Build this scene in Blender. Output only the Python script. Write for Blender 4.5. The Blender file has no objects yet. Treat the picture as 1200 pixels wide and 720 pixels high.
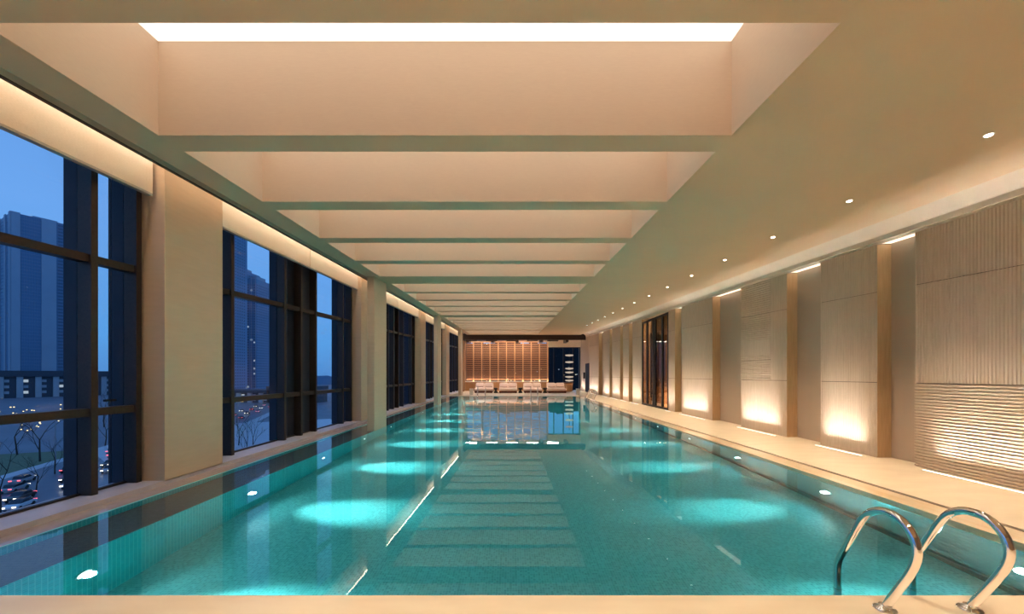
import bpy, math, random
from mathutils import Vector, Matrix
random.seed(7)
R = math.radians
S = bpy.context.scene
COL = S.collection

# ------------------------------------------------------------------ camera, sky, exposure
ZC = 1.62                      # eye height above the water (water surface is z = 0)
cd = bpy.data.cameras.new('camera'); cam = bpy.data.objects.new('camera', cd); COL.objects.link(cam)
cam.location = (0, 0, ZC); cam.rotation_euler = (R(90), 0, 0)
cd.sensor_width = 36.0; cd.sensor_fit = 'HORIZONTAL'; cd.lens = 36.0 * 450 / 1200
cd.shift_y = 80 / 1200.0
cd.clip_start = 0.05; cd.clip_end = 4000
S.camera = cam
S.view_settings.view_transform = 'Standard'; S.view_settings.look = 'None'
S.view_settings.gamma = 1.0; S.view_settings.use_curve_mapping = False
S.view_settings.exposure = 0.08
S.cycles.sample_clamp_indirect = 40.0

w = bpy.data.worlds.new('dusk_sky'); S.world = w; w.use_nodes = True
nt = w.node_tree; nt.nodes.clear()
out = nt.nodes.new('ShaderNodeOutputWorld'); bg = nt.nodes.new('ShaderNodeBackground')
tc = nt.nodes.new('ShaderNodeTexCoord'); sx = nt.nodes.new('ShaderNodeSeparateXYZ')
cr = nt.nodes.new('ShaderNodeValToRGB')
e = cr.color_ramp.elements
e[0].position = 0.0; e[0].color = (0.085, 0.26, 0.60, 1)
e[1].position = 0.85; e[1].color = (0.09, 0.24, 0.62, 1)
k = e.new(0.07); k.color = (0.10, 0.34, 0.74, 1)
k = e.new(0.28); k.color = (0.15, 0.37, 0.80, 1)
nt.links.new(tc.outputs['Generated'], sx.inputs[0]); nt.links.new(sx.outputs['Z'], cr.inputs[0])
nt.links.new(cr.outputs[0], bg.inputs[0]); bg.inputs[1].default_value = 1.1
nt.links.new(bg.outputs[0], out.inputs[0])

# light levels (the lamps themselves sit in their builders)
L_PANEL, L_WASH, L_POOL, L_COVE, L_DOWN = 1.28, 9.5, 1000.0, 14.0, 340.0
WARM = (1.0, 0.80, 0.60); WARMW = (1.0, 0.95, 0.88)

# ------------------------------------------------------------------ helpers
RISE = 17 / 450.0              # the upper part of the hall climbs gently towards the far end
def up(v):
    return (v[0], v[1], v[2] + RISE * v[1]) if v[2] > 2.2 else v

class MB:
    def __init__(s): s.v = []; s.f = []
    def box(s, x0, x1, y0, y1, z0, z1):
        n = len(s.v)
        s.v += [(x0,y0,z0),(x1,y0,z0),(x1,y1,z0),(x0,y1,z0),(x0,y0,z1),(x1,y0,z1),(x1,y1,z1),(x0,y1,z1)]
        for q in ((0,3,2,1),(4,5,6,7),(0,1,5,4),(1,2,6,5),(2,3,7,6),(3,0,4,7)): s.f.append(tuple(n+i for i in q))
        return s
    def poly(s, pts):
        n = len(s.v); s.v += [tuple(p) for p in pts]; s.f.append(tuple(range(n, n+len(pts)))); return s
    def prism(s, prof, axis, a, b):
        """closed profile (list of 2-tuples) extruded along axis: 'x' -> (y,z), 'y' -> (x,z), 'z' -> (x,y)"""
        def P(p, t): return {'x': (t, p[0], p[1]), 'y': (p[0], t, p[1]), 'z': (p[0], p[1], t)}[axis]
        n = len(s.v); k = len(prof)
        s.v += [P(p, a) for p in prof] + [P(p, b) for p in prof]
        s.f.append(tuple(n+i for i in range(k))[::-1]); s.f.append(tuple(n+k+i for i in range(k)))
        for i in range(k):
            j = (i+1) % k; s.f.append((n+i, n+j, n+k+j, n+k+i))
        return s
    def tube(s, path, r, seg=10, cap=True):
        path = [Vector(p) for p in path]; m = len(path)
        rr = r if isinstance(r, (list, tuple)) else [r]*m
        n = len(s.v); ref = None
        for i, p in enumerate(path):
            t = (path[min(i+1, m-1)] - path[max(i-1, 0)]).normalized()
            if ref is None:
                a = Vector((1,0,0)) if abs(t.x) < .9 else Vector((0,1,0))
                u = t.cross(a).normalized()
            else:
                u = (ref - t*ref.dot(t)).normalized()
            ref = u; b = t.cross(u)
            for q in range(seg):
                an = 2*math.pi*q/seg
                s.v.append(tuple(p + (u*math.cos(an) + b*math.sin(an))*rr[i]))
        for i in range(m-1):
            for q in range(seg):
                q2 = (q+1) % seg
                s.f.append((n+i*seg+q, n+i*seg+q2, n+(i+1)*seg+q2, n+(i+1)*seg+q))
        if cap:
            s.f.append(tuple(n+q for q in range(seg))[::-1]); s.f.append(tuple(n+(m-1)*seg+q for q in range(seg)))
        return s
    def lathe(s, prof, c, seg=24, axis='z'):
        """prof: list of (radius, height) from c"""
        n = len(s.v); m = len(prof)
        for r, h in prof:
            for q in range(seg):
                a = 2*math.pi*q/seg
                d = (r*math.cos(a), r*math.sin(a), h)
                if axis == 'x': d = (h, d[0], d[1])
                if axis == 'y': d = (d[0], h, d[1])
                s.v.append((c[0]+d[0], c[1]+d[1], c[2]+d[2]))
        for i in range(m-1):
            for q in range(seg):
                q2 = (q+1) % seg
                s.f.append((n+i*seg+q, n+i*seg+q2, n+(i+1)*seg+q2, n+(i+1)*seg+q))
        s.f.append(tuple(n+q for q in range(seg))[::-1]); s.f.append(tuple(n+(m-1)*seg+q for q in range(seg)))
        return s
    def build(s, name, mat, parent=None, rise=False, smooth=False, bevel=0, seg=2):
        me = bpy.data.meshes.new(name)
        me.from_pydata([up(v) for v in s.v] if rise else s.v, [], s.f); me.update()
        if smooth:
            for p in me.polygons: p.use_smooth = True
        me.materials.append(M[mat] if isinstance(mat, str) else mat)
        o = bpy.data.objects.new(name, me); COL.objects.link(o)
        if parent: o.parent = parent
        if bevel:
            b = o.modifiers.new('bevel', 'BEVEL'); b.width = bevel; b.segments = seg; b.limit_method = 'ANGLE'
        return o

def box(name, mat, x0, x1, y0, y1, z0, z1, parent=None, **k):
    return MB().box(x0, x1, y0, y1, z0, z1).build(name, mat, parent, **k)
def empty(name, loc=(0,0,0), rz=0):
    o = bpy.data.objects.new(name, None); COL.objects.link(o); o.location = loc; o.rotation_euler = (0,0,rz); return o
def tag(o, label, cat, group=None):
    o['label'] = label; o['category'] = cat
    if group: o['group'] = group
    return o
def struct(o, label=None):
    o['kind'] = 'structure'
    if label: o['label'] = label
    return o
def copy_tree(o, parent=None):
    c = o.copy(); COL.objects.link(c); c.parent = parent
    for ch in o.children: copy_tree(ch, c)
    return c
def arc(c, r, a0, a1, n):
    return [(c[0]+r*math.cos(R(a0+(a1-a0)*i/n)), c[1]+r*math.sin(R(a0+(a1-a0)*i/n))) for i in range(n+1)]
def aim(o, d, xaxis):
    z = -Vector(d).normalized(); x = Vector(xaxis).normalized(); y = z.cross(x).normalized(); x = y.cross(z)
    o.matrix_basis = Matrix.Translation(o.location) @ Matrix((x, y, z)).transposed().to_4x4()
def area(name, loc, d, xaxis, sx_, sy_, power, color, spread=180, parent=None):
    l = bpy.data.lights.new(name, 'AREA'); l.shape = 'RECTANGLE'; l.size = sx_; l.size_y = sy_
    l.energy = power; l.color = color; l.spread = R(spread)
    o = bpy.data.objects.new(name, l); COL.objects.link(o); o.location = loc; aim(o, d, xaxis)
    if parent: o.parent = parent
    return o
def spot(name, loc, d, power, color, size, blend, rad, parent=None):
    l = bpy.data.lights.new(name, 'SPOT'); l.energy = power; l.color = color
    l.spot_size = R(size); l.spot_blend = blend; l.shadow_soft_size = rad
    o = bpy.data.objects.new(name, l); COL.objects.link(o); o.location = loc; aim(o, d, (0,1,0) if abs(d[1]) < .9 else (1,0,0))
    if parent: o.parent = parent
    return o

# ------------------------------------------------------------------ materials
M = {}
def mat(name, col, rough=.6, metal=0.0, noise=None, bump=0, scale=(1,1,1), col2=None, emit=None, spec=.5):
    """plain procedural material: base colour broken up by stretched noise"""
    m = bpy.data.materials.new(name); m.use_nodes = True; t = m.node_tree; p = t.nodes['Principled BSDF']
    p.inputs['Base Color'].default_value = (*col, 1); p.inputs['Roughness'].default_value = rough
    p.inputs['Metallic'].default_value = metal; p.inputs['Specular IOR Level'].default_value = spec
    if noise:
        c = t.nodes.new('ShaderNodeTexCoord'); mp = t.nodes.new('ShaderNodeMapping'); mp.inputs['Scale'].default_value = scale
        n = t.nodes.new('ShaderNodeTexNoise'); n.inputs['Scale'].default_value = noise; n.inputs['Detail'].default_value = 6
        t.links.new(c.outputs['Object'], mp.inputs[0]); t.links.new(mp.outputs[0], n.inputs['Vector'])
        mx = t.nodes.new('ShaderNodeMix'); mx.data_type = 'RGBA'
        mr = t.nodes.new('ShaderNodeMapRange'); mr.inputs[1].default_value = .3; mr.inputs[2].default_value = .7
        t.links.new(n.outputs['Fac'], mr.inputs[0]); t.links.new(mr.outputs[0], mx.inputs[0])
        mx.inputs[6].default_value = (*col, 1); mx.inputs[7].default_value = (*(col2 or [x*.88 for x in col]), 1)
        t.links.new(mx.outputs[2], p.inputs['Base Color'])
        if bump:
            b = t.nodes.new('ShaderNodeBump'); b.inputs['Strength'].default_value = bump; b.inputs['Distance'].default_value = .01
            t.links.new(n.outputs['Fac'], b.inputs['Height']); t.links.new(b.outputs[0], p.inputs['Normal'])
    if emit:
        p.inputs['Emission Color'].default_value = (*emit[0], 1); p.inputs['Emission Strength'].default_value = emit[1]
    M[name] = m; return m
def emis(name, col, s):
    m = bpy.data.materials.new(name); m.use_nodes = True; t = m.node_tree; t.nodes.clear()
    o = t.nodes.new('ShaderNodeOutputMaterial'); x = t.nodes.new('ShaderNodeEmission')
    x.inputs[0].default_value = (*col, 1); x.inputs[1].default_value = s
    t.links.new(x.outputs[0], o.inputs[0]); M[name] = m; return m
def mosaic(name, c1, c2, grout, axes, size=.05, bump=.2, rough=.35, mortar=.09):
    """glass mosaic: square tiles from a brick texture over two object axes"""
    m = bpy.data.materials.new(name); m.use_nodes = True; t = m.node_tree; p = t.nodes['Principled BSDF']
    c = t.nodes.new('ShaderNodeTexCoord'); s = t.nodes.new('ShaderNodeSeparateXYZ'); cb = t.nodes.new('ShaderNodeCombineXYZ')
    t.links.new(c.outputs['Object'], s.inputs[0])
    t.links.new(s.outputs[axes[0]], cb.inputs[0]); t.links.new(s.outputs[axes[1]], cb.inputs[1])
    b = t.nodes.new('ShaderNodeTexBrick'); b.offset = 0; b.squash = 1
    b.inputs['Color1'].default_value = (*c1, 1); b.inputs['Color2'].default_value = (*c2, 1); b.inputs['Mortar'].default_value = (*grout, 1)
    b.inputs['Scale'].default_value = 1; b.inputs['Brick Width'].default_value = size; b.inputs['Row Height'].default_value = size
    b.inputs['Mortar Size'].default_value = size*mortar; b.inputs['Mortar Smooth'].default_value = .1; b.inputs['Bias'].default_value = 0
    t.links.new(cb.outputs[0], b.inputs['Vector']); t.links.new(b.outputs['Color'], p.inputs['Base Color'])
    p.inputs['Roughness'].default_value = rough
    M[name] = m; return m

mat('plaster', (.74,.60,.46), .85, noise=3, scale=(1,1,1), col2=(.70,.565,.43))
mat('coffer_plaster', (.78,.60,.45), .85, noise=14, scale=(1,1,8), col2=(.75,.57,.425))
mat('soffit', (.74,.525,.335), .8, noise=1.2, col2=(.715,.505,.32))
mat('beam_plaster', (.78,.60,.45), .85, noise=14, scale=(1,1,8), col2=(.75,.57,.425))
mat('travertine', (.72,.55,.39), .55, noise=5, scale=(.6,.6,4), col2=(.68,.515,.36))
mat('deck_stone', (.82,.69,.50), .30, noise=2.0, scale=(.8,2.4,1), col2=(.74,.60,.42))
mat('deck_stone_wet', (.76,.62,.43), .04, noise=2.2, scale=(3,.5,1), col2=(.70,.51,.30))
mat('pink_stone', (.55,.44,.43), .05, noise=9, col2=(.48,.39,.38))
mat('sill_stone', (.64,.60,.64), .5, noise=6, col2=(.58,.55,.59))
mat('panel_stone', (.57,.435,.31), .7, noise=6, scale=(1,4,.5), col2=(.51,.385,.27))
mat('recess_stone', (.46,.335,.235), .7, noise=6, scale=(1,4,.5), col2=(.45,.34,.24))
mat('return_stone', (.64,.44,.25), .4, noise=5, scale=(6,6,.5), col2=(.56,.37,.20))
mat('joint_dark', (.10,.065,.04), .8)
mat('groove', (.16,.09,.05), .8)
mat('bronze', (.035,.026,.022), .45, metal=.3, noise=30, col2=(.05,.036,.028))
mat('fin_dark', (.02,.026,.045), .6, noise=3, col2=(.03,.036,.06))
mat('blind_fabric', (.80,.70,.58), .9, noise=40, scale=(1,1,3), col2=(.72,.63,.50), bump=.1)
mat('hem', (.42,.39,.35), .6, noise=20, col2=(.38,.35,.31))
mat('chrome', (.86,.83,.80), .06, metal=1)
mat('black_metal', (.012,.010,.010), .55, metal=0, noise=20, col2=(.02,.016,.015))
mat('wood', (.30,.14,.06), .5, noise=6, scale=(.6,8,8), col2=(.22,.10,.045))
mat('wood_slat', (.42,.20,.095), .5, noise=5, scale=(.5,8,8), col2=(.33,.15,.07))
mat('wood_warm', (.55,.30,.14), .5, noise=5, scale=(6,6,.6), col2=(.45,.24,.11))
mat('dark_wood', (.055,.028,.018), .5, noise=6, scale=(.5,8,8), col2=(.04,.02,.013))
mat('corridor_wood', (.30,.165,.085), .5, noise=2, scale=(1,1,9), col2=(.16,.085,.045))
mat('cushion', (.84,.62,.50), .9, noise=30, col2=(.78,.56,.45))
mat('lounger_base', (.20,.035,.015), .5, noise=9, col2=(.10,.026,.014))
mat('white_paint', (.85,.80,.72), .5, noise=9, col2=(.80,.75,.67))
mosaic('mosaic_floor', (.22,.66,.69), (.11,.44,.48), (.27,.68,.71), ('X','Y'), .03)
mosaic('mosaic_wall', (.04,.74,.78), (.02,.60,.65), (.25,.86,.88), ('Y','Z'), .045)
mosaic('mosaic_end', (.04,.74,.78), (.02,.60,.65), (.25,.86,.88), ('X','Z'), .045)
mosaic('mosaic_dark', (.012,.13,.14), (.010,.10,.11), (.03,.17,.17), ('Y','Z'), .045)
mosaic('mosaic_grey', (.15,.16,.18), (.10,.11,.13), (.19,.20,.21), ('X','Y'), .03)
emis('light_panel', (1.0,.90,.78), L_PANEL)
emis('led', (1.0,.84,.68), L_COVE)
emis('led_soft', (1.0,.84,.66), 1.6)
emis('tier_glow', (1.0,.80,.62), .5)
emis('slot_lens', (1.0,.93,.82), 3.5)
emis('led_white', (1.0,.93,.82), 10.0)
emis('pool_lens', (1.0,1.0,.95), 4.0)
emis('car_head', (1.0,.92,.75), 4)
emis('car_tail', (1.0,.12,.16), 3)
emis('bulb', (1.0,.75,.35), 2.5)
emis('lit_window', (1.0,.80,.50), 1.2)
emis('lit_window_cool', (.7,.85,1.0), .55)
# outdoors at dusk; distance haze is mixed into the tower colours
mat('asphalt', (.13,.14,.17), .35, noise=.3, col2=(.10,.11,.14))
mat('paving', (.50,.50,.52), .35, noise=.2, col2=(.42,.43,.46))
mat('lawn', (.13,.16,.08), .9, noise=.8, col2=(.10,.12,.06))
mat('ground', (.17,.18,.21), .6, noise=.05, col2=(.12,.13,.16))
mat('bark', (.045,.035,.03), .9, noise=8, col2=(.03,.025,.02))
mat('tower_glass', (.13,.25,.40), .4, noise=.02, col2=(.10,.20,.33))
mat('tower_pier', (.36,.42,.50), .7, noise=.05, col2=(.32,.38,.46))
mat('tower_line', (.20,.30,.42), .6)
mat('tower_wall_haze', (.20,.32,.46), .7, noise=.03, col2=(.17,.28,.41))  # paler and bluer than bare wall: distance haze painted in
mat('tower_window', (.09,.15,.23), .4)
mat('podium_dark', (.05,.06,.08), .6)
mat('podium_pale', (.42,.43,.45), .7, noise=.1, col2=(.36,.37,.40))
mat('night_block', (.008,.008,.010), .9, noise=.05, col2=(.012,.011,.013))
mat('car_white', (.6,.6,.62), .3); mat('car_black', (.02,.02,.025), .3); mat('car_silver', (.3,.31,.33), .3)
mat('car_glass', (.02,.03,.04), .1); mat('tyre', (.015,.015,.015), .9)
mat('lamp_pole', (.25,.25,.27), .5)

def glass_pane(name, tint, refl):
    m = bpy.data.materials.new(name); m.use_nodes = True; t = m.node_tree; t.nodes.clear()
    o = t.nodes.new('ShaderNodeOutputMaterial'); tr = t.nodes.new('ShaderNodeBsdfTransparent'); gl = t.nodes.new('ShaderNodeBsdfGlossy')
    tr.inputs[0].default_value = (*tint, 1); gl.inputs[1].default_value = .02
    fr = t.nodes.new('ShaderNodeFresnel'); fr.inputs[0].default_value = 1.45
    mu = t.nodes.new('ShaderNodeMath'); mu.operation = 'MULTIPLY'; mu.inputs[1].default_value = refl
    mx = t.nodes.new('ShaderNodeMixShader')
    t.links.new(fr.outputs[0], mu.inputs[0]); t.links.new(mu.outputs[0], mx.inputs[0])
    t.links.new(tr.outputs[0], mx.inputs[1]); t.links.new(gl.outputs[0], mx.inputs[2]); t.links.new(mx.outputs[0], o.inputs[0])
    M[name] = m
glass_pane('window_glass', (.93,.95,.97), .05)
glass_pane('door_glass', (.80,.72,.62), .35)
m = bpy.data.materials.new('water'); m.use_nodes = True; t = m.node_tree; t.nodes.clear()
o_ = t.nodes.new('ShaderNodeOutputMaterial'); gb = t.nodes.new('ShaderNodeBsdfGlass')
gb.inputs['Color'].default_value = (.90,1,1,1); gb.inputs['Roughness'].default_value = 0.0; gb.inputs['IOR'].default_value = 1.333
c_ = t.nodes.new('ShaderNodeTexCoord'); n_ = t.nodes.new('ShaderNodeTexNoise'); n_.inputs['Scale'].default_value = 2.2; n_.inputs['Detail'].default_value = 2
b_ = t.nodes.new('ShaderNodeBump'); b_.inputs['Strength'].default_value = .02; b_.inputs['Distance'].default_value = .02
t.links.new(c_.outputs['Object'], n_.inputs['Vector']); t.links.new(n_.outputs['Fac'], b_.inputs['Height'])
t.links.new(b_.outputs[0], gb.inputs['Normal']); t.links.new(gb.outputs[0], o_.inputs[0]); M['water'] = m
va = t.nodes.new('ShaderNodeVolumeAbsorption'); va.inputs['Color'].default_value = (.0,.88,.92,1); va.inputs['Density'].default_value = .30
t.links.new(va.outputs[0], o_.inputs['Volume']); gb.inputs['Color'].default_value = (1,1,1,1)

# ------------------------------------------------------------------ dimensions
Y0, Y_END, Y_FAR = 2.79, 29.5, 41.0          # near pool edge, far pool edge, far wall
XR, XG, XW = 4.91, 5.27, 7.10                # right pool wall, overflow slot, right wall
XL, XS, XC = -4.08, -4.79, -5.10             # left pool wall, shelf back, column/sill face
DEPTH = 1.50
H = ZC + 2.5                                  # soffit height before the rise
SK0, SK1 = -3.92, 2.434                       # coffer field
XCE = -4.35                                   # left soffit edge
YB = -4.0                                     # behind the camera

# ------------------------------------------------------------------ floor and pool
f = struct(MB().box(XC-.6, 9.0, YB, Y0, -.25, .02).build('floor', 'deck_stone'), 'honey travertine deck around the pool')
box('deck_slab', 'deck_stone', XG+.03, XW+.35, Y0, Y_END, -.25, .02, f)
box('deck_slab', 'deck_stone', XC-.7, XW+.35, Y_END, Y_FAR+.5, -.25, .02, f)
box('overflow_lip', 'deck_stone_wet', XR-.01, XG, Y0, Y_END, -.25, .004, f)
box('overflow_slot', 'groove', XG, XG+.03, Y0, Y_END, -.25, .005, f)
pf = struct(MB().box(XL-.9, XR+.3, Y0-.3, Y_END+.3, -DEPTH-.2, -DEPTH).build('floor_pool', 'mosaic_floor'), 'teal mosaic pool bottom under clear water')
struct(box('wall_pool_right', 'mosaic_wall', XR, XR+.25, Y0, Y_END, -DEPTH, -.25), 'teal mosaic pool side below the right deck')
box('skirting', 'mosaic_dark', XR-.03, XR, Y0, Y_END, -DEPTH, -DEPTH+.13, bpy.data.objects['wall_pool_right'])
box('upper_band', 'mosaic_wall', XR-.004, XR, Y0, Y_END, -.25, -.005, bpy.data.objects['wall_pool_right'])
wl = struct(box('wall_pool_left', 'mosaic_wall', XL-.25, XL, Y0, Y_END, -DEPTH, -.27), 'teal mosaic pool side below the window shelf')
box('shelf', 'mosaic_grey', XS, XL-.02, Y0, Y_END, -.27, -.25, wl)
box('shelf_nosing', 'mosaic_wall', XL-.02, XL, Y0, Y_END, -.27, -.245, wl)
box('shelf_riser', 'mosaic_wall', XS-.03, XS, Y0, Y_END, -.30, .003, wl)
box('wet_ledge', 'pink_stone', XC, XS-.03, Y0, Y_END, -.30, .004, wl)
struct(box('wall_pool_end', 'mosaic_end', XS, XR+.25, Y_END-.02, Y_END, -DEPTH, -.02), 'teal mosaic pool end below the lounger deck')
struct(box('wall_pool_near', 'mosaic_end', XS, XR+.25, Y0-.02, Y0, -DEPTH, -.0), 'teal mosaic pool end below the near deck')
wa = MB().box(XS-.02, XR-.002, Y0-.01, Y_END+.01, -DEPTH-.1, 0).build('pool_water', 'water')
wa['kind'] = 'stuff'; tag(wa, 'still clear turquoise water filling the long swimming pool', 'water')

# ------------------------------------------------------------------ ceiling: soffits, coffers, beams, luminous panels
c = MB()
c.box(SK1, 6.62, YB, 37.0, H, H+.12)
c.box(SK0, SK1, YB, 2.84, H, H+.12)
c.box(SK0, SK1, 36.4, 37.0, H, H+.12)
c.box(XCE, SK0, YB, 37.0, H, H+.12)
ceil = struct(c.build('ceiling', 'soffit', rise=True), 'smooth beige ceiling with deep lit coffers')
HT = H + 1.04
def hall_part(name, mt, x0, x1, y0, y1, z0, z1, par): return box(name, mt, x0, x1, y0, y1, z0, z1, par, rise=True)
beams = [(4.253,4.585),(6.03,6.36),(7.81,8.14),(9.59,9.92),(11.37,12.47),(13.92,14.25),(15.70,16.03),(17.48,17.81),(19.26,19.59),
         (21.04,22.13),(23.58,23.91),(25.36,25.69),(27.14,27.47),(28.92,29.25),(30.70,31.80),(33.25,33.58),(35.03,35.36)]
for a, b in beams:
    bm = hall_part('beam', 'beam_plaster', SK0, SK1, a, b, H, HT, ceil)
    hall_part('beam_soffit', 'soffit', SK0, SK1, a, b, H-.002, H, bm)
hall_part('coffer_side', 'coffer_plaster', SK0-.06, SK0, YB, 36.4, H+.12, HT+.02, ceil)
hall_part('coffer_side', 'coffer_plaster', SK1, SK1+.06, YB, 36.4, H+.12, HT+.02, ceil)
hall_part('coffer_edge', 'coffer_plaster', SK0-.001, SK0+.002, 2.84, 36.4, H+.001, H+.12, ceil)
hall_part('coffer_edge', 'coffer_plaster', SK1-.002, SK1+.001, 2.84, 36.4, H+.001, H+.12, ceil)
hall_part('coffer_end', 'coffer_plaster', SK0, SK1, 2.78, 2.84, H+.12, HT, ceil)
hall_part('coffer_end', 'coffer_plaster', SK0, SK1, 36.4, 36.46, H+.12, HT, ceil)
ys = [2.84] + [t for ab in beams for t in ab] + [36.4]
for i in range(0, len(ys), 2):
    hall_part('light_panel', 'light_panel', SK0+.012, SK1-.012, ys[i]+.012, ys[i+1]-.012, HT-.01, HT, ceil)
hall_part('roof_slab', 'plaster', -6.2, 7.6, YB, 42.0, HT+.03, HT+.2, ceil)
# right-hand cornice: small step up from the soffit edge, then a hollow curve down to the wall panels
prof = [(6.58, H+.13)]
for i in range(9):
    a = R(90 - 90*i/8)
    prof.append((7.12 - .50 + .50*math.cos(a), (ZC+2.258) + .37*math.sin(a)))
cor = MB(); n = len(prof)
for (x, z) in prof: cor.v += [(x, YB, z), (x, 38.0, z)]
for i in range(n-1): cor.f.append((2*i, 2*i+1, 2*i+3, 2*i+2))
cr_ = cor.build('cornice', 'plaster', ceil, rise=True, smooth=True)
sm = cr_.modifiers.new('thick', 'SOLIDIFY'); sm.thickness = .02; sm.offset = -1

struct(box('wall_near', 'travertine', -6.2, XW+.5, YB-.2, YB, 0, HT+.2), 'plain travertine wall behind the near deck')
# ------------------------------------------------------------------ right wall: ribbed stone panels and recesses
wr = struct(box('wall_right', 'recess_stone', XW+.27, XW+.5, YB, 17.46, .0, 5.0, rise=True), 'ribbed stone panel wall with lit recesses')
box('wall_backing', 'recess_stone', XW+.27, XW+.5, 21.0, 41.0, 0, 5.0, wr, rise=True)
ZT = ZC + 2.258; ZJ1 = ZC + 1.337; ZJ2 = ZC - .14
def ribbed(name, y0, y1, z0, z1, pitch, depth, vertical, par):
    """one stone panel with real flutes"""
    m = MB(); m.box(XW+depth, XW+.27, y0, y1, z0, z1)
    if vertical:
        n = max(1, round((y1-y0)/pitch)); p = (y1-y0)/n
        for i in range(n):
            a = y0+i*p
            k = len(m.v)
            for z in (z0, z1): m.v += [(XW+depth, a+.12*p, z), (XW, a+.30*p, z), (XW, a+.70*p, z), (XW+depth, a+.88*p, z)]
            for q in range(3): m.f.append((k+q, k+4+q, k+5+q, k+q+1))
            m.f.append((k, k+1, k+2, k+3)); m.f.append((k+4, k+7, k+6, k+5))
    else:
        n = max(1, round((z1-z0)/pitch)); p = (z1-z0)/n
        for i in range(n):
            a = z0+i*p
            k = len(m.v)
            for y in (y0, y1): m.v += [(XW+depth, y, a+.12*p), (XW, y, a+.30*p), (XW, y, a+.70*p), (XW+depth, y, a+.88*p)]
            for q in range(3): m.f.append((k+q, k+q+1, k+5+q, k+4+q))
            m.f.append((k+3, k+2, k+1, k)); m.f.append((k+4, k+5, k+6, k+7))
    return m.build(name, 'panel_stone', par, rise=True)
g = .012
def ret(y, par):   # polished return at the near edge of a panel
    box('panel_return', 'return_stone', XW, XW+.27, y-.004, y, .02, ZT, par, rise=True)
def tiers(y0, y1, par, pitch=.045, depth=.012, low_horizontal=False):
    ribbed('stone_panel', y0, y1, ZJ1+g/2, ZT, pitch, depth, True, par)
    ribbed('stone_panel', y0, y1, ZJ2+g/2, ZJ1-g/2, pitch, depth, True, par)
    if low_horizontal: ribbed('stone_panel', y0, y1, .02, ZJ2-g/2, .052, .024, False, par)
    else: ribbed('stone_panel', y0, y1, .02, ZJ2-g/2, pitch, depth, True, par)
    box('panel_joint', 'joint_dark', XW+.03, XW+.26, y0+.01, y1-.01, .03, ZT-.01, par, rise=True)
    ret(y0, par)
tiers(3.15, 6.776, wr, .046, .012, True)
tiers(-4.0, 2.2, wr, .084, .016, True)
tiers(7.465, 8.85, wr, .042, .008)
# third panel: a block of fine horizontal ribs on its far half
y0, y1 = 9.92, 11.92; ym = 10.55
ribbed('stone_panel', y0, ym-g/2, ZJ1+g/2, ZT, .05, .006, True, wr); ribbed('stone_panel', y0, ym-g/2, ZJ2+g/2, ZJ1-g/2, .05, .006, True, wr)
ribbed('stone_panel', ym+g/2, y1, ZJ1+g/2, ZT, .06, .010, False, wr)
zz = [ZJ2+g/2, 2.19, 2.56, ZJ1-g/2]
ribbed('stone_panel', ym+g/2, y1, ZJ2+g/2, 2.05, .06, .012, False, wr)
ribbed('stone_panel', ym+g/2, y1, 2.06, ZJ1-g/2, .06, .010, False, wr)
ribbed('stone_panel', y0, y1, .02, ZJ2-g/2, .05, .008, True, wr)
box('panel_joint', 'joint_dark', XW+.03, XW+.26, y0+.01, y1-.01, .03, ZT-.01, wr, rise=True); ret(y0, wr)
tiers(13.60, 16.06, wr, .06, .006)
tiers(16.73, 17.44, wr, .06, .006)
for a, b in ((21.02,22.66),(23.3,24.6),(25.2,27.3),(27.9,29.86),(31.4,35.3)):
    tiers(a, b, wr, .10, .006)
ribbed('stone_panel', 37.1, 40.9, .02, ZT, .2, .004, True, wr)
box('stone_panel', 'panel_stone', XW, XW+.27, 35.3, 37.1, 2.74, ZT+RISE*36.2, wr)
recs = [(2.2,3.15),(6.776,7.465),(8.85,9.92),(11.92,13.60),(16.06,16.73),(22.66,23.3),(24.6,25.2),(27.3,27.9),(29.86,31.4)]
for i, (a, b) in enumerate(recs):
    box('recess_light', 'led_soft', XW+.03, XW+.26, a, b, ZT+.02, ZT+.04, wr, rise=True)
box('recess_cap', 'plaster', XW-.02, XW+.5, YB, 41.0, ZT+.05, ZT+.25, wr, rise=True)

# floor wash lights, one before each panel
wash = [(3.9,6.5,'floor slot light below the nearest panel with horizontal ribs'),
        (7.6,8.8,'floor slot light below the second nearest ribbed panel'),
        (10.1,11.85,'floor slot light below the panel with a finely ribbed block'),
        (13.8,15.95,'floor slot light below the panel two recesses before the glass door'),
        (16.8,17.4,'short floor slot light just before the glass door'),
        (21.1,22.6,'floor slot light just beyond the glass door'),
        (23.35,24.55,'floor slot light below the second panel beyond the glass door'),
        (25.3,27.2,'floor slot light below the third panel beyond the glass door'),
        (28.0,29.8,'floor slot light below the fourth panel beyond the glass door'),
        (31.6,35.1,'floor slot light before the last wide panel near the dark doorway'),
        (37.3,39.5,'floor slot light in the far corner by the lounge')]
for a, b, lab in wash:
    ft = tag(empty('floor_light', (XW-.16, (a+b)/2, .02)), lab, 'floor light', 'floor slot lights along the right wall')
    h = (b-a)/2
    MB().box(-.03, .03, -h, h, .0, .004).build('trim', 'sill_stone', ft)
    MB().box(-.018, .018, -h+.02, h-.02, .004, .006).build('lens', 'slot_lens', ft)
    area('wash_lamp', (0, 0, .012), (math.sin(R(9)), 0, math.cos(R(9))), (0,1,0), b-a-.2, .03, L_WASH*(b-a), (1.0,.98,.95), 55, ft)

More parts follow.
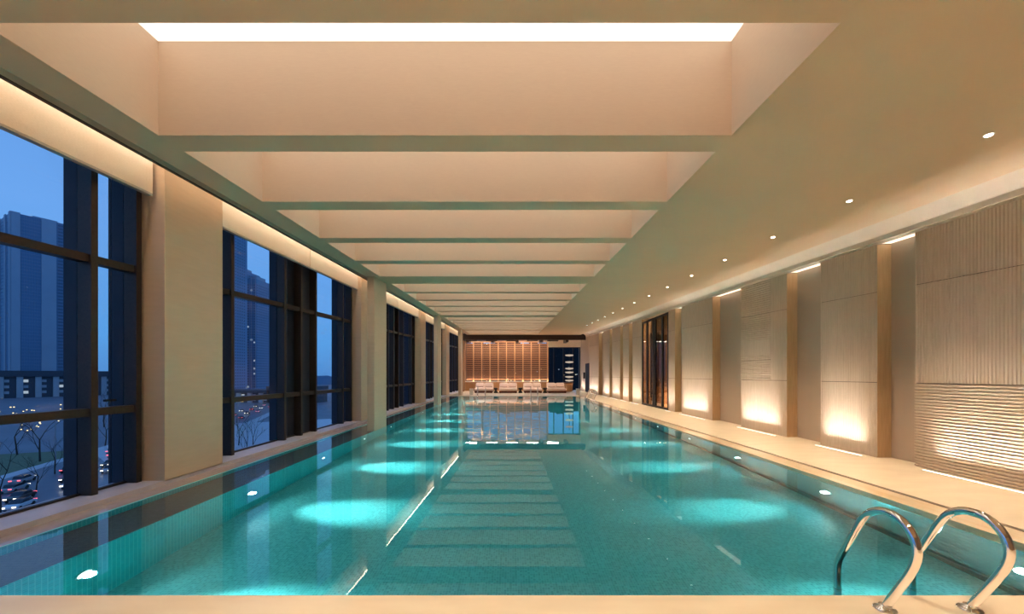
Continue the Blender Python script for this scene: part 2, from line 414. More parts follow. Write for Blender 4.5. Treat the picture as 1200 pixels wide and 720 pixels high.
# glass door in the right wall
d = struct(empty('door_1', (XW, 19.23, 0)), 'tall dark framed glass double door with long pull bars')
DZ = ZT + RISE*19.2 - .1
def dbox(name, mt, y0, y1, z0, z1, x0=0.0, x1=.07, par=d): return MB().box(x0, x1, y0-19.23, y1-19.23, z0, z1).build(name, mt, par)
for y, wd in ((17.46,.10),(18.12,.16),(19.03,.16),(19.28,.16),(20.15,.16),(20.9,.10)): dbox('door_stile', 'black_metal', y, y+wd, .02, DZ)
dbox('door_rail', 'black_metal', 17.46, 21.0, DZ-.10, DZ); dbox('door_rail', 'black_metal', 17.46, 21.0, .02, .12)
for a, b in ((17.56,18.12),(18.28,19.03),(19.44,20.15),(20.31,20.9)): dbox('pane', 'door_glass', a, b, .12, DZ-.1, .03, .045)
for y in (18.98, 19.38):
    hd = MB().box(-.09, -.05, y-19.23, y-19.23+.11, .5, 3.75).build('pull_bar', 'black_metal', d, bevel=.01)
    for z in (.7, 2.1, 3.5): MB().box(-.05, .0, y-19.23+.03, y-19.23+.08, z-.03, z+.03).build('bracket', 'black_metal', hd)
wc = struct(box('wall_corridor', 'corridor_wood', XW+1.8, XW+1.9, 14.0, 25.0, 0, 5.2), 'brown timber wall of the corridor behind the glass door')
box('bench', 'wood_warm', XW+1.3, XW+1.8, 17.0, 23.0, .02, .95, wc)
box('corridor_floor', 'deck_stone', XW+.3, XW+1.8, 14.0, 25.0, -.1, .02, wc)
box('corridor_ceiling', 'plaster', XW+.3, XW+1.8, 14.0, 25.0, 5.2, 5.3, wc)
box('corridor_side', 'corridor_wood', XW+.5, XW+1.8, 24.0, 24.1, 0, 5.2, wc)
box('corridor_side', 'corridor_wood', XW+.5, XW+1.8, 14.9, 15.0, 0, 5.2, wc)
area('corridor_lamp', (XW+1.0, 19.5, 5.1), (0,0,-1), (0,1,0), 4, .3, 110, WARM, 150, wc)
area('corridor_lamp', (XW+.8, 19.5, .3), (.9,0,.1), (0,1,0), 4, .1, 40, WARM, 150, wc)
d2 = struct(box('door_2', 'black_metal', XW-.02, XW+.3, 35.32, 37.08, .02, 2.74), 'doorway filled in black near the far end of the right wall')  # solid black block stands in for the dark inside of the opening
tag(box('wall_box', 'black_metal', XW-.16, XW-.02, 37.2, 37.5, 1.3, 1.9, bevel=.02), 'small black box mounted beside the dark far doorway', 'wall box')
# ------------------------------------------------------------------ downlights in the right soffit
for x in (-2.0, 0.1, 2.2, 4.3):  # unseen row added to brighten the near deck
    y = .9; z = H + RISE*y
    dl = tag(empty('downlight', (x, y, z)), 'added downlight out of view above the near deck', 'downlight', 'added downlights above the near deck')
    MB().lathe([(.033,-.001),(.046,-.001),(.046,-.005),(.033,-.005)], (0,0,0), 20).build('trim', 'white_paint', dl)
    MB().lathe([(.001,-.004),(.034,-.004),(.032,-.012),(.001,-.013)], (0,0,0), 20).build('lens', 'led_white', dl)
    spot('lamp', (0,0,-.06), (0,0,-1), L_DOWN*1.25, WARM, 85, .8, .04, dl)
for i in range(14):
    y = 4.245 + 1.755*i; z = H + RISE*y
    nth = ['nearest','second nearest','third nearest','fourth nearest','fifth nearest','sixth nearest'][i] if i < 6 else None
    lab = f'small recessed downlight, {nth} in the row along the right ceiling' if nth else 'tiny recessed downlight far along the right ceiling row'
    dl = tag(empty('downlight', (5.27, y, z)), lab, 'downlight', 'recessed downlights in the right ceiling')
    MB().lathe([(.033,-.001),(.046,-.001),(.046,-.005),(.033,-.005)], (0,0,0), 20).build('trim', 'white_paint', dl)
    MB().lathe([(.001,-.004),(.034,-.004),(.032,-.012),(.001,-.013)], (0,0,0), 20).build('lens', 'led_white', dl)
    spot('lamp', (0,0,-.06), (0,0,-1), L_DOWN, WARM, 85, .8, .04, dl)

# ------------------------------------------------------------------ left side: sill, columns, cove, windows
sill = struct(box('trim_1', 'sill_stone', -5.75, XC, YB, 39.0, -.35, .07), 'pale stone window sill running along the pool')
ZP = ZC + 3.10
colA = [(5.64,6.77,'wide travertine column between the two nearest windows'),(13.0,14.2,'travertine column behind the fin near mid pool'),
        (21.4,22.7,'travertine column behind the second free fin'),(29.8,31.3,'farthest travertine column in the window wall')]
for a, b, lab in colA:
    o = MB().box(-5.9, XC, a, b, .05, ZP+.3).build('column', 'travertine', None, rise=True, bevel=.006)
    tag(o, lab, 'column', 'travertine columns along the windows')
for a, b, lab in ((11.37,12.47,'slender travertine fin standing in the pool edge, nearest of three'),(21.04,22.13,'slender travertine fin at the pool edge, middle of three'),
             (30.7,31.8,'slender travertine fin at the pool end, farthest of three')):
    o = MB().box(-4.29, XL+.004, a, b, -.27 if a < 29 else .02, H).build('column_fin', 'travertine', None, rise=True, bevel=.006)
    tag(o, lab, 'column', 'travertine fins below the ceiling edge')
pk = struct(MB().box(-6.2, SK0-.06, YB, 39.0, ZP, ZP+.1).build('ceiling_pocket', 'plaster', rise=True), 'ceiling pocket above the blinds')
hall_part('fascia', 'plaster', -4.64, -4.60, YB, 37.0, ZC+2.575, ZP, pk)
hall_part('fascia_edge', 'joint_dark', -4.645, -4.597, YB, 37.0, ZC+2.565, ZC+2.575, pk)
hall_part('soffit_side', 'plaster', XCE, XCE+.03, YB, 37.0, H+.12, ZP, pk)
struct(hall_part('wall_left', 'plaster', -5.9, -5.62, YB, 41.0, ZP-.12, ZP, None), 'head of the window wall')

def z_at(z, y): return z + RISE*y
ZB = ZC + 2.40
blinds = [(-3.9,5.56,'wide cream blind pelmet over the nearest window'),(6.80,9.88,'cream blind pelmet over the near half of the second window'),
          (9.92,12.97,'cream blind pelmet over the far half of the second window'),(14.23,17.5,'cream blind pelmet just behind the nearest fin'),
          (17.54,21.37,'cream blind pelmet before the middle fin'),(22.73,26.1,'cream blind pelmet just beyond the middle fin'),
          (26.14,29.77,'cream blind pelmet before the farthest column'),(31.33,37.0,'cream blind pelmet at the far end of the windows')]
for a, b, lab in blinds:
    o = tag(empty('blind', (-5.2, a, ZB)), lab, 'blind', 'raised cream blinds above the windows')
    def bp(nm, mt, x0, x1, z0, z1):
        q = MB().box(x0, x1, a, b, z0, z1).build(nm, mt, o, rise=True, bevel=.004); q.matrix_parent_inverse = Matrix.Translation(-o.location)
    bp('fabric', 'blind_fabric', -5.27, -5.2, ZB+.02, ZP-.04)
    bp('hem_bar', 'hem', -5.275, -5.198, ZB-.012, ZB+.02)
# LED line that grazes the blinds, hidden by the fascia
led = tag(empty('cove_light', (-5.0, 18, ZP)), 'warm hidden light line above the blinds along the window wall', 'cove light')
q = MB().box(-5.08, -5.04, YB, 38.0, ZP-.055, ZP-.02).build('led_strip', 'led', led, rise=True); q.matrix_parent_inverse = Matrix.Translation(-led.location)

XGL = -5.58
def window(idx, y0, y1, mull, panels=(), handle=None, piers=()):
    """dark bronze curtain wall: mullions with outer fins, two transoms, panes"""
    wn = struct(empty(f'window_{idx}', (XGL, y0, .07)), 'dark bronze framed window looking onto the dusk city')
    def P(nm, mt, x0, x1, a, b, z0, z1, par=wn, rise=True, bevel=0):
        q = MB().box(x0, x1, a, b, z0, z1).build(nm, mt, par, rise=rise, bevel=bevel); 
        p, off = par, Vector((0,0,0))
        q.matrix_parent_inverse = Matrix.Translation(-wn.location) if par is wn else Matrix.Identity(4)
        return q
    top = ZP - .12
    for m_ in mull:
        P('mullion', 'bronze', XGL, -5.40, m_-.04, m_+.04, .07, top)
        P('outer_fin', 'fin_dark', -5.76, XGL-.012, m_-.04, m_+.04, -.3, top)
    for a, b in piers: P('outer_pier', 'fin_dark', -5.93, XGL-.015, a, b, -.3, top)
    ed = sorted(set([y0] + [m_ for m_ in mull] + [y1]))
    t1, t2 = ZC-.48, ZC+1.32
    for a, b in zip(ed[:-1], ed[1:]):
        if b - a < .12: continue
        a_, b_ = a + (.04 if a in mull else 0), b - (.04 if b in mull else 0)
        solid = any(p0 <= (a+b)/2 <= p1 for p0, p1 in panels)
        P('transom', 'bronze', XGL, -5.43, a_, b_, t1-.05, t1+.05)
        P('transom', 'bronze', XGL, -5.43, a_, b_, t2-.05, t2+.05)
        P('bottom_rail', 'bronze', XGL-.02, XGL+.03, a_, b_, .07, .10)
        for z0, z1 in ((.10, t1-.05), (t1+.05, t2-.05), (t2+.05, top)):
            if solid: P('spandrel_panel', 'fin_dark', XGL-.03, XGL+.01, a_, b_, z0, z1)
            else: P('pane', 'window_glass', XGL-.006, XGL+.006, a_, b_, z0, z1)
    if handle:
        P('handle', 'black_metal', XGL+.02, XGL+.06, handle, handle+.14, t1+.12, t1+.15)
    return wn
window(1, -4.0, 5.64, [-3.96, -2.3, -1.6, .0, .64, 2.3, 3.0, 4.97, 5.56], handle=5.22, piers=[(5.64,6.2)])
window(2, 6.77, 13.0, [6.85, 7.43, 9.15, 9.87, 10.60, 12.30, 12.92], panels=[(9.87,10.6)], piers=[(9.55,9.95)])
window(3, 14.2, 21.4, [14.3, 15.0, 16.8, 17.55, 18.3, 19.1, 20.7, 21.3], panels=[(17.55,18.3)], piers=[(15.6,16.0),(20.9,21.3)])
window(4, 22.7, 29.8, [22.8, 23.5, 25.3, 26.0, 27.7, 28.5, 29.7], panels=[(25.3,26.0)], piers=[(28.4,28.8)])
window(5, 31.3, 39.0, [31.4, 33.0, 34.6, 36.2, 37.8, 38.9])

# ------------------------------------------------------------------ underwater lamps
for side, x, dx in (('left', XL, 1), ('right', XR, -1)):
    for i in range(11):
        y = 3.66 + 2.315*i
        nth = ['nearest','second nearest','third nearest','fourth nearest','fifth nearest'][i] if i < 5 else None
        lab = (f'round white underwater lamp, {nth} in the {side} pool side' if nth else f'small round underwater lamp far along the {side} pool side')
        u = tag(empty('pool_lamp', (x, y, -.80)), lab, 'pool lamp', f'underwater lamps in the {side} pool side')
        s_ = dx
        MB().lathe([(.085,0),(.085,.008*s_),(.068,.012*s_),(.068,.004*s_)], (0,0,0), 20, 'x').build('trim_ring', 'chrome', u, smooth=True)
        MB().lathe([(.001,.004*s_),(.062,.004*s_),(.05,.014*s_),(.001,.018*s_)], (0,0,0), 20, 'x').build('lens', 'pool_lens', u, smooth=True)
        spot('lamp', (.04*s_, 0, 0), (s_*.88, 0, -.47), L_POOL*(1.0 if side == 'left' else .5), (1.0,.96,.88), 38, 1.0, .10, u)
        spot('flood_fill', (.05*s_, 0, 0), (s_*.98, 0, -.1), L_POOL*.022, (.90,1.0,.98), 150, .6, .05, u)  # second wide beam added as ambient fill for the pool

# ------------------------------------------------------------------ chrome pool rails
def rail_path():
    key = [(0,.01),(-.05,.11),(-.10,.205),(-.178,.362),(-.208,.470),(-.192,.560),(-.142,.630),(-.065,.668),(.030,.665),(.106,.626),(.165,.560),
           (.242,.417),(.316,.269),(.362,.175),(.380,.105),(.382,.0),(.382,-.30),(.382,-.95)]
    out_ = []
    for i in range(len(key)-1):
        p0, p1, p2, p3 = key[max(i-1,0)], key[i], key[i+1], key[min(i+2, len(key)-1)]
        for q in range(3):
            t_ = q/3
            out_.append(tuple(.5*(2*p1[k]+(p2[k]-p0[k])*t_+(2*p0[k]-5*p1[k]+4*p2[k]-p3[k])*t_*t_+(3*p1[k]-p0[k]-3*p2[k]+p3[k])*t_**3) for k in (0,1)))
    return out_ + [key[-1]]
def rail(x, y, rz, seg=14):
    r = empty('pool_rail', (x, y, .02), rz)
    pts = rail_path()
    MB().tube([(0, a, b) for a, b in pts], .026, seg).build('tube', 'chrome', r, smooth=True)
    MB().lathe([(.001,.0),(.066,.0),(.066,.010),(.055,.018),(.034,.026),(.034,.036),(.001,.036)], (0,0,0), 28).build('flange', 'chrome', r, smooth=True)
    MB().tube([(0,.382,-.17),(0,.382,-.13)], .0275, seg).build('sleeve_ring', 'chrome', r, smooth=True)
    return r
tag(rail(2.545, 2.62, 0), 'curved chrome pool rail at the near deck, left one of the big pair', 'pool rail', 'near pool rails')
tag(rail(3.125, 2.62, 0), 'curved chrome pool rail at the near deck, right one of the big pair', 'pool rail', 'near pool rails')
tag(rail(5.12, 24.2, R(90), 8), 'chrome pool rail on the right deck, nearer of the pair', 'pool rail', 'side pool rails')
tag(rail(5.12, 24.8, R(90), 8), 'chrome pool rail on the right deck, farther of the pair', 'pool rail', 'side pool rails')
for x, lab in ((-2.65,'thin chrome rail at the far pool end, leftmost'),(-2.05,'thin chrome rail at the far pool end, second from left'),
               (1.45,'thin chrome rail at the far pool end, third from left'),(1.98,'thin chrome rail at the far pool end, rightmost')):
    tag(rail(x, Y_END+.17, R(180), 8), lab, 'pool rail', 'far pool rails')

# ------------------------------------------------------------------ far lounge
YS = 39.0
blk = struct(MB().box(-5.2, XW, 37.0, 37.25, 5.03, 5.75).build('trim_2', 'dark_wood'), 'dark timber bulkhead beam across the far end')
cl = struct(MB().box(-5.2, XW, 37.25, 41.2, 5.28, 5.40).build('ceiling_lounge', 'plaster'), 'lit ceiling tray above the loungers')
for x in (-4.3, -1.9, .5, 2.9, 5.35): box('tray_beam', 'dark_wood', x-.14, x+.14, 37.25, 38.9, 4.86, 5.28, cl)
box('light_strip', 'led_soft', -5.0, 6.9, 37.27, 37.33, 5.16, 5.20, cl)
box('bulkhead', 'plaster', 3.75, XW, 39.6, 39.75, 4.52, 5.28, cl)
wf = struct(box('wall_far', 'dark_wood', -5.75, -4.80, 38.3, 41.0, 0, 5.3), 'dark timber jamb at the far left corner')
box('low_wall', 'travertine', -4.8, 3.64, 39.3, 39.42, .02, .86, wf)
# slatted timber screen
scr = tag(empty('timber_screen', (-.5, YS, .02)), 'tall timber screen of horizontal slats behind the loungers', 'screen')
for i in range(11):
    x = -4.75 + .838*i
    MB().box(x-.045+.5, x+.045+.5, -.05, .06, 0, 5.0).build('post', 'wood_warm', scr)
nsl = 27
for i in range(nsl):
    z = 1.12 + i*.146
    MB().box(-4.28, 4.14, .0, .09, z, z+.062).build('slat', 'wood_slat', scr)
MB().box(-4.30, 4.16, -.10, .12, .86, .94).build('ledge', 'wood_warm', scr)
MB().box(-4.25, 4.10, -.06, .02, .945, .965).build('light_strip', 'led_soft', scr)
MB().box(-4.30, 4.16, -.02, .10, 4.98, 5.06).build('top_rail', 'wood_warm', scr)
MB().box(-4.28, 4.14, .10, .14, .0, .86).build('base_panel', 'wood_warm', scr)
for i in range(nsl):    # short return of the screen at its left end
    z = 1.12 + i*.146
    MB().box(-4.30, -4.22, -1.2, 0, z, z+.062).build('return_slat', 'wood_slat', scr)
MB().box(-4.32, -4.20, -1.28, -1.18, 0, 5.0).build('post', 'wood_warm', scr)
for i in range(5):
    area('ledge_lamp', (-3.4+1.7*i, -.08, 1.0), (0,.55,1), (1,0,0), 1.5, .05, 16, WARM, 150, scr)
    area('lounge_fill', (-3.4+1.95*i, -2.2, 4.84), (0,-.35,-1), (1,0,0), 1.0, .2, 45, WARMW, 140, scr)  # added fill, brightens the daybeds and the far deck
    MB().box(-3.93+1.95*i, -2.87+1.95*i, -2.32, -2.05, 4.86, 4.95).build('fill_housing', 'dark_wood', cl).location = scr.location  # made-up box to go with each added fill light
    area('tray_lamp', (-3.4+1.7*i, -1.0, 5.0), (0,.6,-1), (1,0,0), 1.2, .1, 42, WARM, 160, scr)
# window beside the screen
w6 = struct(empty('window_6', (5.3, 40.0, .02)), 'dark far window beside the timber screen')
for x in (-1.66, -.95, 0.05, 1.05, 1.75): MB().box(x-.05, x+.05, 0, .12, 0, 4.5).build('mullion', 'black_metal', w6)
for a, b in ((-1.61,-1.0),(-.9,0),(.1,1.0),(1.1,1.7)): MB().box(a, b, .05, .065, .05, 4.45).build('pane', 'window_glass', w6)
MB().box(-1.7, 1.8, 0, .12, 4.45, 4.55).build('head', 'black_metal', w6)
w7 = struct(empty('window_7', (-.5, 40.0, .02)), 'far window seen through the timber slats')
for i in range(6):
    MB().box(-4.2+1.67*i-.05, -4.2+1.67*i+.05, 0, .12, 0, 5.0).build('mullion', 'black_metal', w7)
    if i < 5: MB().box(-4.15+1.67*i, -4.2+1.67*i+1.62, .05, .065, .05, 4.95).build('pane', 'window_glass', w7)

def lounger():
    r = empty('daybed')
    # side profile (y towards the pool is negative): low seat, back rising to the rear
    pl = MB().box(-.80, .80, -.95, .80, .03, .20).build('base', 'lounger_base', r, bevel=.03)
    for sx_ in (-.7, .7):
        for sy_ in (-.85, .7): MB().box(sx_-.03, sx_+.03, sy_-.03, sy_+.03, 0, .05).build('foot', 'black_metal', r)
    prof = [(-1.0,.20),(-1.03,.30),(-.98,.40),(-.6,.42),(.1,.44),(.35,.55),(.62,.80),(.72,.86),(.82,.82),(.84,.6),(.84,.20)]
    MB().prism(prof, 'x', -.82, .82).build('mattress', 'cushion', r, bevel=.05, seg=3)
    for sx_ in (-.42, .42):
        pp = [(.18,.50),(.30,.50),(.66,.80),(.64,.90),(.52,.90),(.20,.62)]
        MB().prism(pp, 'x', sx_-.34, sx_+.34).build('pillow', 'cushion', r, bevel=.05, seg=3)
    return r
lg = lounger()
lx = [(-2.55,'leftmost pink-beige daybed before the timber screen'),(-.35,'second pink-beige daybed from the left before the timber screen'),
      (1.88,'third pink-beige daybed from the left before the timber screen'),(4.05,'pink-beige daybed in front of the dark far window')]
for i, (x, lab) in enumerate(lx):
    o = lg if i == 0 else copy_tree(lg)
    o.location = (x, 35.2, .02); tag(o, lab, 'daybed', 'daybeds at the far pool end')
def stool():
    r = empty('side_table')
    MB().lathe([(.001,0),(.17,0),(.18,.03),(.18,.12),(.10,.20),(.09,.24),(.001,.24)], (0,0,0), 20).build('base', 'black_metal', r, smooth=True)
    MB().lathe([(.001,.24),(.09,.24),(.19,.36),(.20,.44),(.19,.47),(.001,.47)], (0,0,0), 20).build('top', 'black_metal', r, smooth=True)
    return r
st = stool()
for i, (x, lab) in enumerate(((-1.45,'black hourglass side table between the two leftmost daybeds'),(.76,'black hourglass side table between the two middle daybeds'),
                              (2.97,'black hourglass side table beside the rightmost daybed'))):
    o = st if i == 0 else copy_tree(st)
    o.location = (x, 34.6, .02); tag(o, lab, 'side table', 'black side tables between the daybeds')
for x, lab in ((-3.3,'small white block standing at the far left pool corner'),(5.35,'small white block standing at the far right pool corner')):
    r = tag(empty('starting_block', (x, 31.2, .02)), lab, 'block', 'white blocks at the far pool corners')
    MB().box(-.13, .13, -.1, .1, 0, .07).build('base', 'white_paint', r, bevel=.01)
    MB().box(-.15, .15, -.08, .08, .07, .52).build('body', 'white_paint', r, bevel=.01)
cn = tag(empty('counter', (5.4, 37.6, .02)), 'rounded warm brown timber counter near the far window', 'counter')
MB().lathe([(.001,0),(.44,0),(.50,.1),(.56,.80),(.001,.80)], (0,0,0), 28).build('body', 'wood_warm', cn, smooth=True)
MB().lathe([(.001,.80),(.60,.80),(.60,.88),(.001,.88)], (0,0,0), 28).build('top', 'wood', cn)
tl = tag(empty('tiered_lamp', (5.85, 39.2, .02)), 'tall stack of six glowing round tiers behind the counter', 'lamp')
MB().tube([(0,0,0),(0,0,4.0)], .03, 8).build('pole', 'black_metal', tl)
MB().lathe([(.001,0),(.25,0),(.25,.04),(.001,.04)], (0,0,0), 20).build('base', 'black_metal', tl)
for z in (.95, 1.32, 1.78, 2.17, 2.83, 3.52):
    MB().lathe([(.05,.0),(.36,.05),(.42,.12),(.40,.17),(.05,.2)], (0,0,z), 24).build('shade', 'tier_glow', tl, smooth=True)

# ------------------------------------------------------------------ outdoors
GZ = -20.0
gr = struct(MB().box(-1600, 900, -300, 2200, GZ-1, GZ).build('ground', 'ground'), 'city ground below the windows')
struct(MB().box(-6.4, -5.76, YB-6, 45, GZ, -.35).build('wall_facade', 'podium_dark'), 'outer face of the building below the sill')
def strip(name, mt, pts, z, lab):
    return struct(MB().poly([(x, y, z) for x, y in pts]).build(name, mt), lab)
P_ = Vector((-86, 62)); Q_ = Vector((-160, 240)); dv = (Q_-P_).normalized(); nv = Vector((dv.y, -dv.x))
def road_pt(s_, o_): return P_ + dv*s_ + nv*o_
A = [road_pt(-90,-11), road_pt(420,-11), road_pt(420,11), road_pt(-90,11)]
strip('road_surface', 'asphalt', [(p.x,p.y) for p in A], GZ+.03, 'street crossing below the windows')
A = [road_pt(-90,11), road_pt(420,11), road_pt(420,15), road_pt(-90,15)]
strip('road_footpath', 'paving', [(p.x,p.y) for p in A], GZ+.06, 'pavement beside the street')
A = [road_pt(-90,-14), road_pt(150,-14), road_pt(150,-11), road_pt(-90,-11)]
strip('road_kerb', 'paving', [(p.x,p.y) for p in A], GZ+.06, 'kerb pavement beside the lawn')
A = [road_pt(-60,-40), road_pt(60,-40), road_pt(60,-14), road_pt(-60,-14)]
strip('ground_lawn', 'lawn', [(p.x,p.y) for p in A], GZ+.05, 'park lawn beyond the street')
strip('ground_plaza', 'paving', [(-118,108),(-78,78),(-60,150),(-90,190),(-128,170)], GZ+.04, 'pale plaza paving beyond the second window')

def car_proto(body):
    r = empty('car')
    prof = [(-2.2,.35),(-2.2,.75),(-1.9,.88),(-1.1,.92),(1.2,.92),(2.1,.78),(2.25,.6),(2.25,.35)]
    MB().prism(prof, 'x', -.88, .88).build('body', body, r, bevel=.06)
    MB().prism([(-1.6,.90),(-1.1,1.42),(.35,1.45),(1.15,.90)], 'x', -.76, .76).build('cabin', 'car_glass', r, bevel=.05)
    for x in (-.85, .85):
        for y in (-1.35, 1.4): MB().lathe([(.001,-.1),(.32,-.1),(.32,.1),(.001,.1)], (x,y,.32), 14, 'x').build('wheel', 'tyre', r)
    for x in (-.62, .62):
        MB().box(x-.22, x+.22, 2.22, 2.29, .58, .76).build('headlight', 'car_head', r)
        MB().box(x-.22, x+.22, -2.25, -2.18, .68, .84).build('tail_light', 'car_tail', r)
    return r
cp = {c_: car_proto('car_'+c_) for c_ in ('white','black','silver')}
used = {}
ang = math.atan2(dv.y, dv.x) - math.pi/2
def put_car(c_, s_, o_, flip):
    p = road_pt(s_, o_)
    o = cp[c_] if c_ not in used else copy_tree(cp[c_]); used[c_] = 1
    o.location = (p.x, p.y, GZ+.03); o.rotation_euler = (0, 0, ang + (math.pi if flip else 0))
    tag(o, f'{c_} car with its lights on in the street traffic', 'car', f'{c_} cars in the street')
cs = ['white','black','silver']
for i in range(16):
    put_car(cs[(i*7+i//3) % 3], -48 + i*6.6 + random.uniform(-.8,.8), 2.4 + 3.2*(i % 2), True)
for i in range(13):
    put_car(cs[(i*5+i//2) % 3], -44 + i*8 + random.uniform(-1,1), -2.6 - 3.2*((i+1) % 2), False)
for i in range(14):
    put_car(cs[(i*5+1) % 3], 110 + i*9 + random.uniform(-1,1), -5+3.3*(i % 4), i % 2 == 0)

def tree(x, y, h, lab, seed, lights=0):
    rn = random.Random(seed); m = MB(); tips = []
    def br(p, d, L, r, lev):
        q = p + d*L*.5 + Vector((rn.uniform(-.04,.04), rn.uniform(-.04,.04), 0))*L; e_ = q + (d+Vector((rn.uniform(-.15,.15), rn.uniform(-.15,.15), .08))).normalized()*L*.5
        m.tube([p, q, e_], [r, r*.8, r*.6], 4 if lev else 7, cap=False)
        if lev >= 4: tips.append(e_); return
        for k_ in range(3 if lev < 3 else 2):
            a = rn.uniform(0, 6.28) + k_*2.1; t_ = rn.uniform(.35,.75)
            d2_ = (d*math.cos(t_) + Vector((math.cos(a), math.sin(a), .25))*math.sin(t_)).normalized()
            br(e_ if k_ else q, d2_, L*rn.uniform(.6,.78), r*.55, lev+1)
    br(Vector((0,0,0)), Vector((0,0,1)), h*.36, h*.014, 0)
    o = m.build('bare_tree', 'bark'); o.location = (x, y, GZ)
    tag(o, lab, 'tree', 'bare trees in the street')
    if lights:
        b = MB()
        for p in rn.sample(tips, min(lights, len(tips))): b.box(p.x-.09,p.x+.09,p.y-.09,p.y+.09,p.z-.09,p.z+.09)
        bo = b.build('string_lights', 'bulb', o); bo['kind'] = 'stuff'
tree(-76, 57, 13, 'big bare tree rising before the street at the left picture edge', 1)
tree(-70, 63, 9, 'bare tree low beside the nearest window mullion', 2)
tree(-118, 96, 15, 'bare tree hung with warm string lights on the lawn', 3, 26)
tree(-134, 104, 14, 'second string-lit bare tree farther left on the lawn', 4, 22)
tree(-66, 95, 12, 'slim bare tree standing on the pale plaza', 5)
tree(-84, 118, 12, 'bare tree on the plaza near the second window edge', 6)
tree(-150, 150, 16, 'bare tree in the park before the podium', 8)
tree(-170, 160, 17, 'large bare tree in the park before the dark podium', 9)
for i, (x, y, h, lab) in enumerate(((-88,71,8,'small bare street tree near the parked traffic'),(-100,84,9,'small bare street tree along the kerb by the lawn'),
        (-92,58,11,'bare tree at the lower left corner of the nearest window'),(-125,118,13,'bare tree behind the string-lit pair'),(-73,108,11,'slender bare tree behind the plaza tree'))):
    tree(x, y, h, lab, 20+i)
def lamp(x, y, h, lab):
    r = tag(empty('street_lamp', (x, y, GZ)), lab, 'street lamp', 'street lamps outside')
    MB().tube([(0,0,0),(0,0,h*.7),(0,0,h)], [.14,.10,.08], 8).build('pole', 'lamp_pole', r)
    MB().tube([(0,0,h),(.8,-.5,h+.2),(1.6,-1,h+.2)], .06, 6).build('arm', 'lamp_pole', r)
    MB().box(1.2, 2.6, -1.3, -.7, h+.05, h+.22).build('lamp_head', 'bulb', r)
lamp(-107, 90, 13, 'tall street lamp beside the lawn seen in the nearest window')
lamp(-100, 140, 12, 'street lamp beyond the plaza seen in the second window')

def tower(name, lab, c0, ang_, wd, dp, top, floor_h, kind, lit=0):
    """c0: near corner; facade runs wd along direction ang_, dp to its left"""
    r = tag(empty(name, (c0[0], c0[1], GZ), R(ang_)), lab, 'building')
    hh = top - GZ
    MB().box(0, wd, 0, dp, 0, hh).build('body', 'tower_glass' if kind == 'office' else 'tower_wall_haze', r)
    rn = random.Random(int(wd*7))
    if kind == 'office':
        for a, b in ((0,.10),(.34,.52),(.62,.74),(.98,1.0)): MB().box(a*wd, b*wd, -.8, 0, 0, hh+1).build('pier', 'tower_pier', r)
        for a, b in ((0,.1),(.3,.4),(.7,.8)): MB().box(-.8, 0, a*dp, b*dp, 0, hh+1).build('pier', 'tower_pier', r)
        g_ = MB()
        for i in range(int(hh/floor_h)):
            g_.box(-.25, wd, -.25, 0, i*floor_h, i*floor_h+.5)
            g_.box(-.25, 0, 0, dp, i*floor_h, i*floor_h+.5)
        for i in range(int(wd/1.7)): g_.box(i*1.7, i*1.7+.22, -.3, 0, 0, hh)
        o = g_.build('facade_grid', 'tower_line', r); o['kind'] = 'stuff'
        v_ = MB()
        for i in range(int(hh/floor_h)): v_.box(.54*wd, .60*wd, -.5, 0, i*floor_h+.8, i*floor_h+2.4)
        o = v_.build('vent_windows', 'tower_window', r); o['kind'] = 'stuff'
        MB().box(wd*.3, wd*.6, dp*.3, dp*.7, hh, hh+6).build('plant_room', 'tower_pier', r)
    else:
        g_ = MB(); l_ = MB(); nx = int(wd/3.2)
        for i in range(1, int(hh/floor_h)-1):
            for j in range(nx):
                x = (j+.2)*wd/nx; b_ = (l_ if rn.random() < lit else g_)
                b_.box(x, x+wd/nx*.55, -.15, 0, i*floor_h+.9, i*floor_h+2.5)
            for j in range(int(dp/3.4)):
                g_.box(wd, wd+.15, j*3.4+.8, j*3.4+2.6, i*floor_h+.9, i*floor_h+2.5)
        o = g_.build('windows', 'tower_window', r); o['kind'] = 'stuff'
        if l_.v: o = l_.build('lit_windows', 'lit_window_cool', r); o['kind'] = 'stuff'
        for j in range(3): MB().box(wd*(.05+.42*j), wd*(.05+.42*j)+wd*.06, -.6, 0, 0, hh+2).build('pier', 'tower_pier', r)
        MB().box(wd*.2, wd*.7, dp*.2, dp*.8, hh, hh+5).build('plant_room', 'tower_pier', r)
    return r
tower('office_tower', 'pale piered glass office tower filling the nearest window', (-522, 400), 62, 60, 60, 172, 3.6, 'office')
tower('office_tower', 'narrow glass office tower at the left picture edge', (-606, 392), 62, 26, 26, 176, 3.6, 'office')
tower('apartment_tower', 'tall apartment tower cut off by the blind in the second window', (-332, 400), 0, 35.5, 30, 235, 3.2, 'flats', .02)
tower('apartment_tower', 'stepped apartment tower with a few lit flats in second window', (-339, 455), 0, 22, 28, 126, 3.1, 'flats', .05)
tower('apartment_tower', 'lower right shoulder of the stepped apartment tower', (-315.5, 456), 0, 12, 28, 116, 3.1, 'flats', .06)
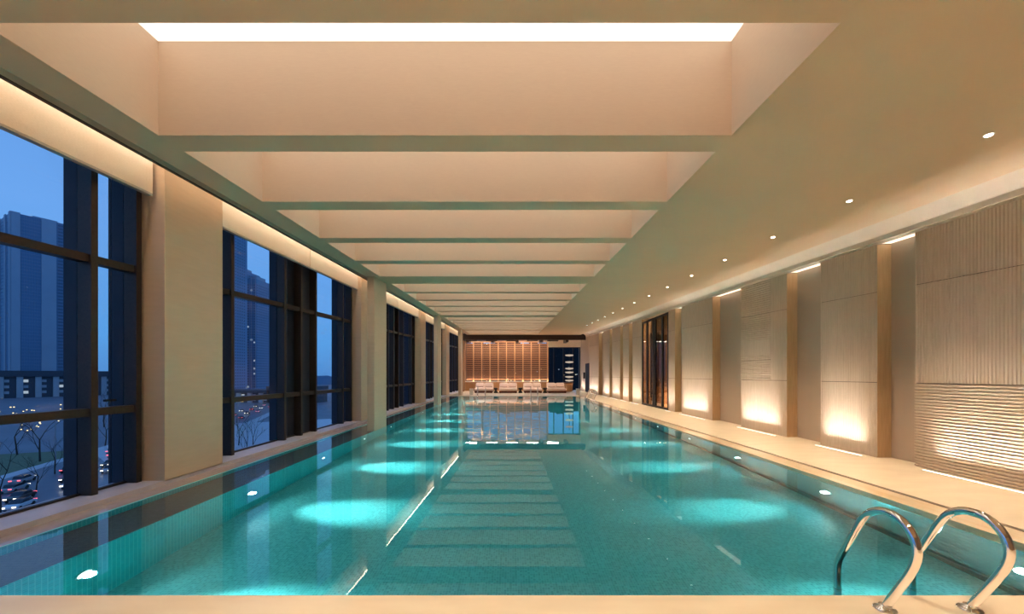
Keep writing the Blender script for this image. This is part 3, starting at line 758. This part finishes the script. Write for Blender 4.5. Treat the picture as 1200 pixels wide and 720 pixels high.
def podium(c0, ang_, wd, dp, h_, lab, cols):
    r = tag(empty('podium_building', (c0[0], c0[1], GZ), R(ang_)), lab, 'building')
    MB().box(0, wd, 1.5, dp, 0, h_*.78).build('wall', 'podium_dark', r)
    MB().box(-1, wd+1, -1, dp, h_*.78, h_).build('fascia', 'podium_dark', r)
    for i in range(cols):
        x = (i+.3)*wd/cols
        MB().box(x, x+wd/cols*.35, 0, 1.5, 0, h_*.78).build('column', 'podium_pale', r)
    for i in range(cols): 
        x = (i+.68)*wd/cols
        for z in (.15,.36,.57): MB().box(x, x+wd/cols*.26, 1.3, 1.5, h_*z, h_*(z+.10)).build('window', 'lit_window_cool' if (i*3+int(z*10)) % 4 == 0 else 'podium_pale', r)
    return r
podium((-478, 352), 62, 80, 30, 26, 'dark banded podium with pale columns below the office tower', 7)
podium((-262, 300), 0, 70, 30, 10, 'long low pale podium below the apartment towers', 8)
podium((-188, 296), 0, 36, 20, 13, 'low block with pale columns right of the long podium', 4)
# dark city blocks beyond the far glass
rn = random.Random(3)
blocks = [(-62,23,27),(-38.9,25.5,26.2),(-13.3,20,27.4),(6.8,23,26.4),(29.9,18,27.6),(48,25.8,26.8),(74,26,27)]
for i, (x, wd, hgt) in enumerate(blocks):
    nm = ['leftmost','second from left','third from left','middle','third from right','second from right','rightmost'][i]
    r = tag(empty('city_block', (x, 300, GZ)), f'dark city block behind the far glass, {nm} of the row', 'building', 'dark blocks beyond the far end')
    MB().box(0, wd, 0, 20, 0, hgt-GZ).build('body', 'night_block', r)
    for k_ in range(7):
        a = rn.uniform(1, wd-3); z = rn.uniform(12, 28)
        MB().box(a, a+.8, -.1, 0, z, z+.5).build('window', rn.choice(['lit_window','lit_window_cool']), r)
    MB().box(wd*.3, wd*.6, 5, 12, hgt-GZ, hgt-GZ+1.5).build('plant_room', 'night_block', r)
# low tree belt beyond the second window, haze painted into its blue colour
hb = MB(); rn = random.Random(5)
pts = [(-900+i*12, 12 + 5*math.sin(i*.7) + rn.uniform(0,5)) for i in range(70)]
for i in range(len(pts)-1):
    (x0,z0),(x1,z1) = pts[i], pts[i+1]
    hb.poly([(x0,900,GZ),(x1,900,GZ),(x1,900,GZ+z1),(x0,900,GZ+z0)]); hb.poly([(x0,900,GZ+z0),(x1,900,GZ+z1),(x1,960,GZ+z1*.6),(x0,960,GZ+z0*.6)])
struct(hb.build('hills', 'tower_wall_haze'), 'haze-coloured tree belt on the horizon')
